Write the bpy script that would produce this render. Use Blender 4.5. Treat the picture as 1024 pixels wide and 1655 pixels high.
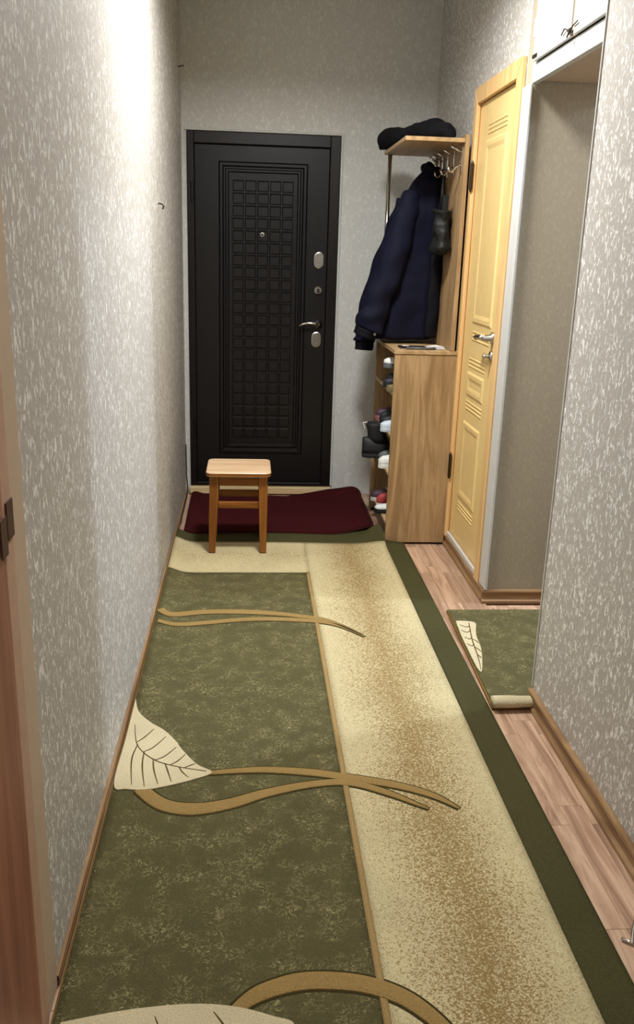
import bpy, bmesh, math, random
from mathutils import Vector, Matrix, noise
from mathutils.geometry import tessellate_polygon
random.seed(7)
for o in list(bpy.data.objects): bpy.data.objects.remove(o)
S = bpy.context.scene; COL = S.collection

# ------------------------------------------------------------ camera
cam = bpy.data.cameras.new('camera'); cam_o = bpy.data.objects.new('camera', cam); COL.objects.link(cam_o)
A = [[0.9969078776, -0.0068482386, -0.0782801709], [-0.0729921965, 0.2882168506, -0.9547791296], [0.0291002196, 0.9575406773, 0.2868257808]]
M4 = Matrix([[*A[0], 0.0], [*A[1], 0.0], [*A[2], 1.40], [0, 0, 0, 1]])
cam_o.matrix_world = M4
cam.sensor_fit = 'VERTICAL'; cam.sensor_height = 36.0; cam.lens = 1399.62 * 36.0 / 1655.0
cam.clip_start = 0.02
S.camera = cam_o
# ------------------------------------------------------------ world, light, exposure
w = bpy.data.worlds.new('world'); S.world = w; w.use_nodes = True
w.node_tree.nodes['Background'].inputs[0].default_value = (0.75, 0.78, 0.85, 1)
w.node_tree.nodes['Background'].inputs[1].default_value = 0.15
S.view_settings.view_transform = 'Standard'; S.view_settings.look = 'None'
S.view_settings.exposure = 0.0; S.view_settings.gamma = 1.0; S.view_settings.use_curve_mapping = False
LAMPS = [  # x, y, watts, size, colour : the flat ceiling lamps of the flat
    (0.24, 3.10, 54.0, 0.34, (1.0, 0.995, 0.985)),
    (0.22, 0.10, 13.0, 0.30, (1.0, 0.95, 0.87)),
    (2.90, 3.18, 165.0, 0.10, (0.66, 0.79, 1.0)),
]
CEIL = 2.72

# ------------------------------------------------------------ helpers
def lin(c):
    return tuple(((v/255)/12.92 if v/255 <= .04045 else ((v/255+.055)/1.055)**2.4) for v in c) + (1.0,)

class N:
    """tiny node helper"""
    def __init__(s, name):
        s.m = bpy.data.materials.new(name); s.m.use_nodes = True
        s.t = s.m.node_tree; s.b = s.t.nodes['Principled BSDF']
    def n(s, typ, **kw):
        d = s.t.nodes.new(typ)
        for k, v in kw.items():
            if k.startswith('i_'):
                key = k[2:]; key = int(key) if key.isdigit() else key
                d.inputs[key].default_value = v
            else: setattr(d, k, v)
        return d
    def l(s, a, b): s.t.links.new(a, b)
    def coords(s, scale=(1, 1, 1), kind='Object'):
        tc = s.n('ShaderNodeTexCoord'); mp = s.n('ShaderNodeMapping'); mp.inputs['Scale'].default_value = scale
        s.l(tc.outputs[kind], mp.inputs[0]); return mp.outputs[0]
    def noise(s, vec, scale=5, detail=2, rough=.5, dist=0):
        d = s.n('ShaderNodeTexNoise'); d.inputs['Scale'].default_value = scale; d.inputs['Detail'].default_value = detail
        d.inputs['Roughness'].default_value = rough; d.inputs['Distortion'].default_value = dist
        s.l(vec, d.inputs['Vector']); return d.outputs['Fac']
    def ramp(s, fac, stops, interp='LINEAR'):
        d = s.n('ShaderNodeValToRGB'); d.color_ramp.interpolation = interp
        e = d.color_ramp.elements
        while len(e) < len(stops): e.new(0.5)
        for el, (p, c) in zip(e, stops): el.position = p; el.color = c
        s.l(fac, d.inputs[0]); return d.outputs[0]
    def mix(s, fac, a, b, mode='MIX'):
        d = s.n('ShaderNodeMix', data_type='RGBA', blend_type=mode)
        for sock, v in ((d.inputs['Factor'], fac), (d.inputs['A'], a), (d.inputs['B'], b)):
            if isinstance(v, (int, float, tuple)): sock.default_value = v
            else: s.l(v, sock)
        return d.outputs['Result']
    def math(s, op, a, b=0.0, clamp=False):
        d = s.n('ShaderNodeMath', operation=op, use_clamp=clamp)
        for i, v in enumerate((a, b)):
            if isinstance(v, (int, float)): d.inputs[i].default_value = v
            else: s.l(v, d.inputs[i])
        return d.outputs[0]
    def bump(s, h, strength=.3, dist=.002):
        d = s.n('ShaderNodeBump'); d.inputs['Strength'].default_value = strength; d.inputs['Distance'].default_value = dist
        s.l(h, d.inputs['Height']); s.l(d.outputs[0], s.b.inputs['Normal'])
    def set(s, color=None, rough=None, metal=None, spec=None, **kw):
        if color is not None:
            if isinstance(color, tuple): s.b.inputs['Base Color'].default_value = color
            else: s.l(color, s.b.inputs['Base Color'])
        for k, v in (('Roughness', rough), ('Metallic', metal), ('Specular IOR Level', spec)):
            if v is None: continue
            if isinstance(v, (int, float)): s.b.inputs[k].default_value = v
            else: s.l(v, s.b.inputs[k])
        for k, v in kw.items(): s.b.inputs[k].default_value = v
        return s.m
WHITE = (1, 1, 1, 1); BLACK = (0, 0, 0, 1)

def m_plain(name, rgb, rough=.5, metal=0, var=.06, scale=30, bump=0, spec=.5):
    k = N(name); v = k.coords()
    f = k.noise(v, scale, 3)
    c = lin(rgb)
    lo = tuple(x*(1-var) for x in c[:3])+(1,); hi = tuple(min(1, x*(1+var)) for x in c[:3])+(1,)
    k.set(k.ramp(f, [(.3, lo), (.7, hi)]), rough, metal, spec)
    if bump: k.bump(k.noise(v, scale*6, 3), bump, .0015)
    return k.m

def m_wallpaper(name, base, light, soft=1.0):
    k = N(name)
    v = k.coords((1, 1, .55))
    fl = k.noise(v, 92, 2, .55, .8)           # worm-like raised flecks
    fine = k.noise(k.coords((1, 1, .30)), 210, 2)
    fac = k.math('MULTIPLY', k.ramp(fl, [(.545, BLACK), (.635, WHITE)]), soft)
    fac2 = k.ramp(fine, [(.35, BLACK), (.75, WHITE)])
    c = k.mix(fac2, tuple(x*(1-.10*soft) for x in lin(base)[:3])+(1,), lin(base))
    c = k.mix(fac, c, lin(light))
    r = k.ramp(fl, [(.45, (.60,)*3+(1,)), (.68, (.36,)*3+(1,))])
    k.set(c, r, 0, .5)
    k.bump(k.math('ADD', fl, k.math('MULTIPLY', fine, .25)), .5*soft, .004)
    return k.m

def m_wood(name, dark, mid, light, axis='Z', scale=1.0, rough=.42, bump=.08):
    k = N(name)
    s = {'X': (.7, 9, 9), 'Y': (9, .7, 9), 'Z': (9, 9, .7)}[axis]
    v = k.coords(tuple(a*scale for a in s))
    g = k.noise(v, 1.6, 4, .6, 1.6)
    s2 = {'X': (3, 110, 110), 'Y': (110, 3, 110), 'Z': (110, 110, 3)}[axis]
    fine = k.noise(k.coords(tuple(a*scale for a in s2)), 2.0, 2)
    c = k.ramp(g, [(.28, lin(dark)), (.47, lin(mid)), (.58, lin(light)), (.70, lin(mid))])
    c = k.mix(k.ramp(fine, [(.40, (.82,)*3+(1,)), (.6, WHITE)]), lin(dark), c, 'MIX')
    k.set(c, rough, 0, .4)
    k.bump(fine, bump, .001)
    return k.m

def m_floor(name):
    k = N(name)
    oi = k.n('ShaderNodeObjectInfo')
    tc = k.n('ShaderNodeTexCoord'); mp = k.n('ShaderNodeMapping'); mp.inputs['Scale'].default_value = (16, 1.3, 16)
    k.l(tc.outputs['Object'], mp.inputs[0])
    cx = k.n('ShaderNodeCombineXYZ'); r9 = k.math('MULTIPLY', oi.outputs['Random'], 40.0)
    k.l(r9, cx.inputs[0]); k.l(r9, cx.inputs[1]); k.l(cx.outputs[0], mp.inputs['Location'])
    g = k.noise(mp.outputs[0], 1.4, 5, .62, 1.4)
    c = k.ramp(g, [(.28, lin((124, 94, 74))), (.46, lin((170, 138, 114))), (.6, lin((196, 166, 140))), (.75, lin((156, 124, 100)))])
    f = k.ramp(oi.outputs['Random'], [(0, (.80, .78, .76, 1)), (1, (1.12, 1.1, 1.08, 1))])
    k.set(k.mix(1.0, c, f, 'MULTIPLY'), .38, 0, .45)
    k.bump(g, .06, .001)
    return k.m

def m_pile(name, base, second=None, kind='plain', rough=.95):
    """carpet pile; kind veins = light scratchy threads, speckle = scattered tufts around a band of x"""
    k = N(name); v = k.coords((1, 1, 1))
    fib = k.noise(v, 420, 2, .6)
    c = lin(base)
    lo = tuple(x*.72 for x in c[:3])+(1,); hi = tuple(min(1, x*1.22) for x in c[:3])+(1,)
    col = k.ramp(fib, [(.30, lo), (.70, hi)])
    broad = k.noise(v, 5, 3)
    col = k.mix(1.0, col, k.ramp(broad, [(.3, (.92,)*3+(1,)), (.7, (1.06,)*3+(1,))]), 'MULTIPLY')
    if kind == 'veins':
        a = k.noise(v, 34, 3, .6, 2.6)
        ridge = k.math('ABSOLUTE', k.math('SUBTRACT', a, .5))
        th = k.ramp(ridge, [(.0, WHITE), (.030, BLACK)])
        msk = k.ramp(k.noise(v, 17, 3), [(.40, BLACK), (.62, WHITE)])
        brk = k.ramp(k.noise(v, 150, 2), [(.30, BLACK), (.52, WHITE)])
        col = k.mix(k.math('MULTIPLY', k.math('MULTIPLY', th, msk), k.math('MULTIPLY', brk, .85)), col, lin(second))
    if kind.startswith('speckle'):
        yy = kind.endswith('_y')
        sx = k.n('ShaderNodeSeparateXYZ'); k.l(v, sx.inputs[0])
        wob = k.noise(k.coords((1.2, 1.2, 1)), 2.2, 2)
        x = k.math('ADD', sx.outputs[1 if yy else 0], k.math('MULTIPLY', k.math('SUBTRACT', wob, .5), .16))
        d = k.math('ABSOLUTE', k.math('SUBTRACT', x, 1.70 if yy else .285))     # object coordinates of the carpet
        q = .45 if yy else 1.0
        dens = k.ramp(d, [(.0, (.70*q,)*3+(1,)), (.05, (.56*q,)*3+(1,)), (.13, (.28*q,)*3+(1,)), (.21, (.02,)*3+(1,))])
        sp = k.noise(v, 230, 2, .7)
        t = k.math('ADD', k.math('MULTIPLY', k.math('SUBTRACT', sp, .5), 3.2), dens)
        col = k.mix(k.ramp(t, [(.30, BLACK), (.70, WHITE)]), col, lin(second))
    k.set(col, rough, 0, .1)
    k.bump(k.math('ADD', fib, k.math('MULTIPLY', k.noise(v, 140, 2), .8)), .7, .004)
    return k.m

def m_fabric(name, rgb, rough=.85, scale=380, folds=True, sheen=0.0):
    k = N(name); v = k.coords()
    a = k.noise(v, scale, 2); b = k.noise(v, 22, 4, .6, .6)
    c = lin(rgb); lo = tuple(x*.7 for x in c[:3])+(1,); hi = tuple(x*1.25 for x in c[:3])+(1,)
    k.set(k.ramp(a, [(.3, lo), (.7, hi)]), rough, 0, .18)
    k.b.inputs['Sheen Weight'].default_value = sheen
    k.bump(k.math('ADD', k.math('MULTIPLY', a, .25), b) if folds else a, .5, .006)
    return k.m

def m_emit(name, rgb, strength):
    k = N(name); k.set(lin(rgb), .4)
    k.b.inputs['Emission Color'].default_value = lin(rgb); k.b.inputs['Emission Strength'].default_value = strength
    return k.m

MAT = {}
MAT['paper_fine'] = m_wallpaper('wallpaper_end_wall', (204, 204, 199), (226, 226, 222), .6)
MAT['paper'] = m_wallpaper('wallpaper', (184, 179, 171), (240, 239, 235))
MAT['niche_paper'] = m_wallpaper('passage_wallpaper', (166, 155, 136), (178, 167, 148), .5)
MAT['white'] = m_plain('white_paint', (198, 198, 194), .4, var=.03)
MAT['beige_trim'] = m_plain('beige_trim', (190, 168, 145), .5, var=.04)
MAT['ceiling'] = m_plain('ceiling_paint', (225, 224, 218), .8, var=.02)
MAT['floor'] = m_floor('laminate')
MAT['skirting'] = m_wood('skirting_wood', (108, 80, 52), (138, 106, 72), (160, 128, 90), 'Y', 1, .35)
MAT['skirting_x'] = m_wood('skirting_wood_cross', (108, 80, 52), (138, 106, 72), (160, 128, 90), 'X', 1, .35)
MAT['cream'] = m_wood('cream_sill', (190, 165, 120), (214, 190, 144), (228, 206, 164), 'X', 1, .5)
MAT['door_black'] = m_plain('door_black', (20, 18, 19), .34, var=.12, scale=60, bump=.12, spec=.4)
MAT['door_frame'] = m_plain('door_frame_black', (20, 14, 14), .36, var=.15, scale=20, bump=.05, spec=.4)
MAT['steel'] = m_plain('brushed_steel', (196, 192, 184), .28, 1, var=.08, scale=80)
MAT['steel_dull'] = m_plain('dull_steel', (150, 146, 138), .45, 1, var=.15, scale=120)
MAT['chrome'] = m_plain('chrome', (220, 218, 214), .12, 1, var=.03)
MAT['dark_metal'] = m_plain('dark_metal', (58, 46, 34), .45, .7, var=.2)
MAT['oak'] = m_wood('oak_laminate', (128, 100, 68), (160, 130, 92), (180, 150, 110), 'Z', .9, .45)
MAT['oak_x'] = m_wood('oak_laminate_flat', (140, 112, 78), (172, 142, 102), (190, 160, 118), 'Y', .9, .42)
MAT['pine_edge'] = m_plain('pale_edge_band', (208, 176, 120), .5, var=.06)
MAT['yellow'] = m_plain('yellow_door_film', (224, 195, 132), .36, var=.04, scale=14)
MAT['yellow_frame'] = m_wood('yellow_frame_film', (206, 166, 108), (220, 180, 122), (228, 190, 134), 'Z', .8, .4, .02)
MAT['stool_top'] = m_wood('stool_top_laminate', (200, 162, 122), (220, 186, 146), (232, 204, 168), 'X', .8, .3)
MAT['stool_leg'] = m_wood('stool_varnished_wood', (96, 54, 18), (130, 78, 30), (150, 96, 42), 'Z', 1, .3)
MAT['stool_rail'] = m_wood('stool_varnished_rail', (96, 54, 18), (130, 78, 30), (150, 96, 42), 'X', 1, .3)
MAT['green'] = m_pile('olive_pile', (88, 83, 54), (180, 171, 124), 'veins')
MAT['green_plain'] = m_pile('olive_pile_border', (72, 69, 42))
MAT['cream_pile'] = m_pile('cream_pile', (200, 187, 146), (142, 118, 74), 'speckle')
MAT['cream_end'] = m_pile('cream_end_pile', (200, 187, 146), (142, 118, 74), 'speckle_y')
MAT['cream_leaf'] = m_pile('cream_leaf_pile', (204, 191, 156))
MAT['tan_pile'] = m_pile('tan_pile', (150, 124, 76))
MAT['groove'] = m_pile('dark_carved_pile', (60, 54, 28))
MAT['tan_light'] = m_pile('tan_strip_pile', (160, 134, 88))
MAT['vein_dark'] = m_pile('dark_vein_pile', (92, 74, 40))
MAT['backing'] = m_pile('carpet_backing', (120, 92, 50))
MAT['burgundy'] = m_pile('burgundy_pile', (62, 15, 19))
MAT['burgundy_edge'] = m_pile('burgundy_edge', (66, 34, 28))
MAT['navy'] = m_fabric('navy_nylon', (12, 14, 34), .8)
MAT['navy_dark'] = m_fabric('navy_lining', (9, 9, 16), .8)
MAT['blackcloth'] = m_fabric('black_knit', (16, 16, 20), .95, 160)
MAT['leather'] = m_fabric('black_leather', (30, 31, 30), .5, 120)
MAT['rubber'] = m_plain('black_rubber', (22, 22, 22), .7, var=.1)
MAT['brown_door'] = m_wood('brown_door_film', (124, 76, 58), (146, 94, 74), (160, 108, 86), 'Z', 1, .45)
MAT['brown_dark'] = m_plain('dark_brown', (66, 36, 24), .5)
MAT['pink_edge'] = m_plain('pinkish_edge', (186, 150, 128), .5)
MAT['paperwhite'] = m_plain('white_paper', (225, 225, 222), .6, var=.02)
MAT['greyplastic'] = m_plain('grey_plastic', (92, 88, 92), .4)

ORG = {}
class MB:
    def __init__(s): s.v = []; s.f = []
    def add(s, vs, fs):
        b = len(s.v); s.v += [tuple(p) for p in vs]; s.f += [tuple(i+b for i in f) for f in fs]; return s
    def box(s, x0, x1, y0, y1, z0, z1):
        v = [(x, y, z) for z in (z0, z1) for y in (y0, y1) for x in (x0, x1)]
        return s.add(v, [(0, 2, 3, 1), (4, 5, 7, 6), (0, 1, 5, 4), (2, 6, 7, 3), (0, 4, 6, 2), (1, 3, 7, 5)])
    def loft(s, rings, cap=True, closed=True):
        n = len(rings[0]); v = [p for r in rings for p in r]; f = []
        for i in range(len(rings)-1):
            for j in range(n if closed else n-1):
                k = (j+1) % n
                f.append((i*n+j, i*n+k, (i+1)*n+k, (i+1)*n+j))
        if cap: f.append(tuple(range(n))[::-1]); f.append(tuple((len(rings)-1)*n+j for j in range(n)))
        return s.add(v, f)
    def tube(s, pts, r, n=8):
        pts = [Vector(p) for p in pts]; rs = r if isinstance(r, (list, tuple)) else [r]*len(pts)
        rings = []; up = None
        for i, p in enumerate(pts):
            t = (pts[min(i+1, len(pts)-1)]-pts[max(i-1, 0)]).normalized()
            if up is None: up = t.orthogonal().normalized()
            a = (up - t*up.dot(t)).normalized(); b = t.cross(a); up = a
            rings.append([p+(a*math.cos(q*2*math.pi/n)+b*math.sin(q*2*math.pi/n))*rs[i] for q in range(n)])
        return s.loft(rings)
    def prism(s, poly, thick, axis=(0, 0, 1)):
        ax = Vector(axis)*thick; P = [Vector(p) for p in poly]; n = len(P)
        tri = tessellate_polygon([P])
        f = [tuple(t) for t in tri] + [tuple(i+n for i in t) for t in tri]
        f += [(i, (i+1) % n, (i+1) % n+n, i+n) for i in range(n)]
        return s.add(P+[p+ax for p in P], f)
    def frustum(s, lo, hi):     # two equal-length loops
        return s.loft([lo, hi])
    def build(s, name, mat, parent=None, bevel=0, smooth=False, org=None, seg=2, subsurf=0):
        o3 = Vector(ORG.get(parent.name, (0, 0, 0))) if parent else Vector(org or (0, 0, 0))
        me = bpy.data.meshes.new(name)
        me.from_pydata([tuple(Vector(p)-o3) for p in s.v], [], s.f)
        bm = bmesh.new(); bm.from_mesh(me); bmesh.ops.recalc_face_normals(bm, faces=bm.faces); bm.to_mesh(me); bm.free()
        me.materials.append(MAT[mat] if isinstance(mat, str) else mat)
        if smooth:
            for p in me.polygons: p.use_smooth = True
        o = bpy.data.objects.new(name, me); COL.objects.link(o)
        if parent: o.parent = parent; ORG[o.name] = tuple(o3)
        else: o.location = o3; ORG[o.name] = tuple(o3)
        if bevel:
            b = o.modifiers.new('bevel', 'BEVEL'); b.width = bevel; b.segments = seg; b.limit_method = 'ANGLE'
            b.harden_normals = False
        if subsurf:
            b = o.modifiers.new('sub', 'SUBSURF'); b.levels = subsurf; b.render_levels = subsurf
        return o

def thing(name, label, cat, loc=(0, 0, 0), group=None, rotz=0, local=False):
    o = bpy.data.objects.new(name, None); COL.objects.link(o); o.location = loc; o.rotation_euler = (0, 0, rotz)
    o.empty_display_size = .05
    o['label'] = label; o['category'] = cat
    if group: o['group'] = group
    ORG[o.name] = (0, 0, 0) if local else tuple(loc)
    return o
def tag(o, label, cat, group=None):
    o['label'] = label; o['category'] = cat
    if group: o['group'] = group
    return o
def struct(o, label, cat='wall'):
    o['kind'] = 'structure'; o['label'] = label; o['category'] = cat; return o
def box(*a): return MB().box(*a)

# ------------------------------------------------------------ the room
XL, XR, XN, YB, YF = -0.375, 1.0, 0.93, 5.06, -1.6
YP, YN, XE = 3.35, 2.49, 3.3          # passage: far wall, near wall end, its end
struct(box(XL-.12, XL, YF, YB+.12, -.02, CEIL).build('wall_left', 'paper'), 'left hallway wall in grey flecked textured wallpaper')
DX0, DX1, DZ0, DZ1 = -.348, .486, .045, 2.008
m = box(XL, DX0, YB, YB+.12, -.02, CEIL); m.box(DX1, XR+.12, YB, YB+.12, -.02, CEIL); m.box(DX0, DX1, YB, YB+.12, DZ1, CEIL); m.box(DX0, DX1, YB, YB+.12, -.02, DZ0)
struct(m.build('wall_back', 'paper_fine'), 'end wall in pale grey wallpaper around the black entrance door')
OY0, OY1, OZ0, OZ1 = 3.47, 4.085, .07, 2.065
m = box(XR, XR+.12, YP+.07, OY0, -.02, CEIL); m.box(XR, XR+.12, OY1, YB, -.02, CEIL); m.box(XR, XR+.12, OY0, OY1, OZ1, CEIL); m.box(XR, XR+.12, OY0, OY1, -.02, OZ0)
struct(m.build('wall_right', 'paper'), 'right wall around the yellow door in grey flecked wallpaper')
struct(box(XN, XN+.12, YF, YN, -.02, CEIL).build('wall_right_near', 'paper'), 'near right wall in grey flecked wallpaper with white corner bead')
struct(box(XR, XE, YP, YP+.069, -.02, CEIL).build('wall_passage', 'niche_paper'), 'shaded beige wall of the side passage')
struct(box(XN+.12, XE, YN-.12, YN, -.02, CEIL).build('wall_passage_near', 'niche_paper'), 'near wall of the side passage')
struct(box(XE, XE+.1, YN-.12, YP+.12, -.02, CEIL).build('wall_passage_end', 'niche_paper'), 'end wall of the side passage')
struct(box(XL-.12, XN+.12, YF-.1, YF, -.02, CEIL).build('wall_front', 'paper'), 'hallway wall behind the camera')
struct(box(XL-.12, XE+.1, YF-.1, YB+.12, CEIL, CEIL+.1).build('ceiling', 'ceiling'), 'white painted ceiling', 'ceiling')
fl = struct(box(XL-.12, XE+.1, YF-.1, YB+.12, -.06, -.008).build('floor', 'floor'), 'pinkish brown wood laminate floor', 'floor')
# laminate strips (each a piece of the floor), bare floor only
PW = .062
def plank(x0, y0, L, wdt=PW):
    key = (round(L, 2), round(wdt, 3))
    if key not in plank.cache:
        o = MB().box(.0003, wdt-.0003, .0003, L-.0003, -.008, 0).build('plank', 'floor', fl, bevel=.0007, seg=1)
        plank.cache[key] = o.data; first = True
    else:
        o = bpy.data.objects.new('plank', plank.cache[key]); COL.objects.link(o); o.parent = fl
        b = o.modifiers.new('bevel', 'BEVEL'); b.width = .0007; b.segments = 1
    o.location = (x0, y0, 0)
plank.cache = {}
for i in range(-2, 18):
    x0 = .708 + i*PW
    y = -.3 - random.choice((0, .12, .25, .37))
    while y < 5.06:
        L = random.choice((.36, .44, .52))
        if y+L > 5.06: L = round(5.06-y, 2)
        if L < .03: break
        if x0 > .55 and not (x0 > XR-.02 and (y > YP or y+L < YN)):
            wdt = PW
            if y < YN: wdt = round(min(PW, XN-.001-x0), 3)
            if y+L > YP: wdt = round(min(PW, XR-.001-x0), 3)
            if wdt > .012: plank(x0, y, L, wdt)
        y += L
for y in (.9, 1.34, 1.78): plank(XL+.002, y, .44, .075)
# skirting boards with a lighter rounded top
def skirt(name, pts, mat, label, h=.058, t=.02, nrm=(1, 0)):
    (x0, y0), (x1, y1) = pts
    nx, ny = nrm
    prof = [(0, 0), (t, 0), (t, .012), (t*.62, .02), (t*.55, h-.010), (t*.9, h-.006), (t*.8, h), (0, h)]
    rings = [[(x+nx*a, y+ny*a, z) for a, z in prof] for x, y in ((x0, y0), (x1, y1))]
    o = MB().loft(rings).build(name, mat)
    return struct(o, label, 'skirting')
G = .0006
skirt('baseboard_left', ((XL+G, 1.40), (XL+G, YB-G)), 'skirting', 'brown wooden skirting along the left wall', h=.024, t=.009, nrm=(1, 0))
skirt('baseboard_right', ((XN-G, YF+G), (XN-G, YN-.004)), 'skirting', 'brown wooden skirting under the near right wall', nrm=(-1, 0))
skirt('baseboard_passage', ((XR-.02, YP-G), (1.9, YP-G)), 'skirting_x', 'brown skirting across the side passage wall', nrm=(0, -1))
skirt('baseboard_far', ((XR-G, YP+.004), (XR-G, 4.9)), 'skirting', 'brown skirting running below the yellow door', nrm=(-1, 0))
# corner beads
struct(box(XN-.004, XN+.014, YN, YN+.006, 0.06, CEIL-.001).build('trim_1', 'white'), 'thin white corner bead on the near right wall', 'trim')
struct(box(XR-.012, XR-.0005, YP-.02, YP+.075, .06, 2.0).build('trim_2', 'white', bevel=.004), 'white strip between the yellow door and the passage', 'trim')
struct(box(XL+.0005, XL+.006, 1.320, 1.398, 0, CEIL-.001).build('trim_3', 'beige_trim', bevel=.003), 'plain beige strip at the near end of the left wall', 'trim')

# ------------------------------------------------------------ entrance door
d1 = thing('door_1', 'black metal entrance door with embossed grid panel and steel locks', 'door', (0.07, YB, 0)); d1['kind'] = 'structure'
yf = YB-.012
m = box(DX0+.001, DX0+.038, yf, YB+.07, DZ0+.001, DZ1-.001); m.box(DX1-.056, DX1-.001, yf, YB+.07, DZ0+.001, DZ1-.001)
m.box(DX0+.038, DX1-.056, yf, YB+.07, DZ1-.062, DZ1-.001); m.box(DX0+.038, DX1-.056, yf, YB+.07, DZ0+.001, DZ0+.022)
m.build('frame', 'door_frame', d1, bevel=.004)
LX0, LX1, LZ0, LZ1 = DX0+.040, DX1-.058, DZ0+.024, DZ1-.064
yl = YB+.008
leaf = box(LX0, LX1, yl, YB+.068, LZ0, LZ1).build('door_leaf', 'door_black', d1, bevel=.003)
def rect_ring(x0, x1, z0, z1, y): return [(x0, y, z0), (x1, y, z0), (x1, y, z1), (x0, y, z1)]
def moulding(x0, x1, z0, z1, wd, dep, name):
    m = MB()
    o = [rect_ring(x0, x1, z0, z1, yl+.0005), rect_ring(x0+wd*.3, x1-wd*.3, z0+wd*.3, z1-wd*.3, yl-dep), rect_ring(x0+wd*.7, x1-wd*.7, z0+wd*.7, z1-wd*.7, yl-dep), rect_ring(x0+wd, x1-wd, z0+wd, z1-wd, yl+.0005)]
    m.loft(o, cap=False); return m.build(name, 'door_black', leaf)
MX0, MX1, MZ0, MZ1 = -.178, .311, .240, 1.862
moulding(MX0, MX1, MZ0, MZ1, .030, .010, 'outer_moulding')
moulding(MX0+.036, MX1-.036, MZ0+.036, MZ1-.036, .022, .007, 'inner_moulding')
GX0, GX1, GZ0, GZ1 = -.104, .236, .335, 1.772
cw, ch = (GX1-GX0)/5, (GZ1-GZ0)/22
tm = MB(); g = .004
tm.loft([[(g, 0, g), (cw-g, 0, g), (cw-g, 0, ch-g), (g, 0, ch-g)], [(g+.004, -.007, g+.004), (cw-g-.004, -.007, g+.004), (cw-g-.004, -.007, ch-g-.007), (g+.004, -.007, ch-g-.007)]])
tile0 = None
for r in range(22):
    for c in range(5):
        if tile0 is None: o = tile0 = tm.build('raised_tile', 'door_black', None); ORG[o.name] = ORG[leaf.name]
        else: o = bpy.data.objects.new('raised_tile', tile0.data); COL.objects.link(o)
        o.parent = leaf; o.location = Vector((GX0+c*cw, yl, GZ0+r*ch))-Vector(ORG[leaf.name])
def oval(x, z, a, b, y, n=24, st=0): return [(x+a*math.cos(2*math.pi*i/n), y, z+b*math.sin(2*math.pi*i/n)) for i in range(n)]
def capsule(x, z, a, b, y, n=24):
    out = []
    for i in range(n):
        q = 2*math.pi*i/n; s_ = math.sin(q); out.append((x+a*math.cos(q), y, z+a*s_+(b-a)*(1 if s_ > 1e-6 else -1 if s_ < -1e-6 else 0)))
    return out
def escutcheon(x, z, name):
    p = MB().loft([capsule(x, z, .030, .046, yl+.0003), capsule(x, z, .029, .045, yl-.008), capsule(x, z, .024, .040, yl-.010)]).build(name, 'steel', d1, smooth=False)
    MB().loft([capsule(x, z, .022, .037, yl-.0095), capsule(x, z, .021, .036, yl-.013)]).build('cover_flap', 'steel_dull', p)
escutcheon(.384, 1.358, 'lock_plate'); escutcheon(.381, .918, 'lock_plate')
p = MB().loft([oval(.384, 1.193, .024, .024, yl), oval(.384, 1.193, .023, .023, yl-.008), oval(.384, 1.193, .017, .017, yl-.012)]).build('cylinder_rose', 'chrome', d1)
MB().loft([capsule(.384, 1.191, .007, .013, yl-.0115), capsule(.384, 1.191, .006, .012, yl-.018)]).build('key_slot', 'rubber', p)
p = MB().loft([oval(.388, 1.004, .024, .024, yl), oval(.388, 1.004, .023, .023, yl-.010), oval(.388, 1.004, .012, .012, yl-.014), oval(.388, 1.004, .010, .010, yl-.045)]).build('handle_rose', 'chrome', d1, smooth=True)
MB().tube([(.394, yl-.045, 1.008), (.365, yl-.048, 1.012), (.33, yl-.048, 1.014), (.30, yl-.046, 1.008), (.276, yl-.042, .996)], [.010, .009, .008, .008, .007], 10).build('lever', 'chrome', p, smooth=True)
p = MB().loft([oval(.063, 1.486, .013, .013, yl-.004), oval(.063, 1.486, .012, .012, yl-.010), oval(.063, 1.486, .007, .007, yl-.011)]).build('peephole', 'steel_dull', d1)
MB().loft([oval(.063, 1.486, .006, .006, yl-.0105), oval(.063, 1.486, .004, .004, yl-.0125)]).build('lens', 'rubber', p)
for z in (1.70, .40): MB().tube([(LX0-.012, yf-.004, z-.05), (LX0-.012, yf-.004, z+.05)], .007, 10).build('hinge', 'door_frame', d1)
# rough plaster edge and cream sill at the door
m = box(DX1+.0005, DX1+.012, YB-.010, YB-.0005, .05, DZ1+.012); m.box(DX0-.012, DX1+.0005, YB-.010, YB-.0005, DZ1+.0005, DZ1+.012)
struct(m.build('trim_4', 'white', bevel=.003), 'white plaster edge around the entrance door opening', 'trim')
struct(box(XL+.022, .487, YB-.035, YB-.0005, .0005, .043).build('trim_5', 'cream', bevel=.005), 'cream wooden sill below the entrance door', 'trim')

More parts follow.
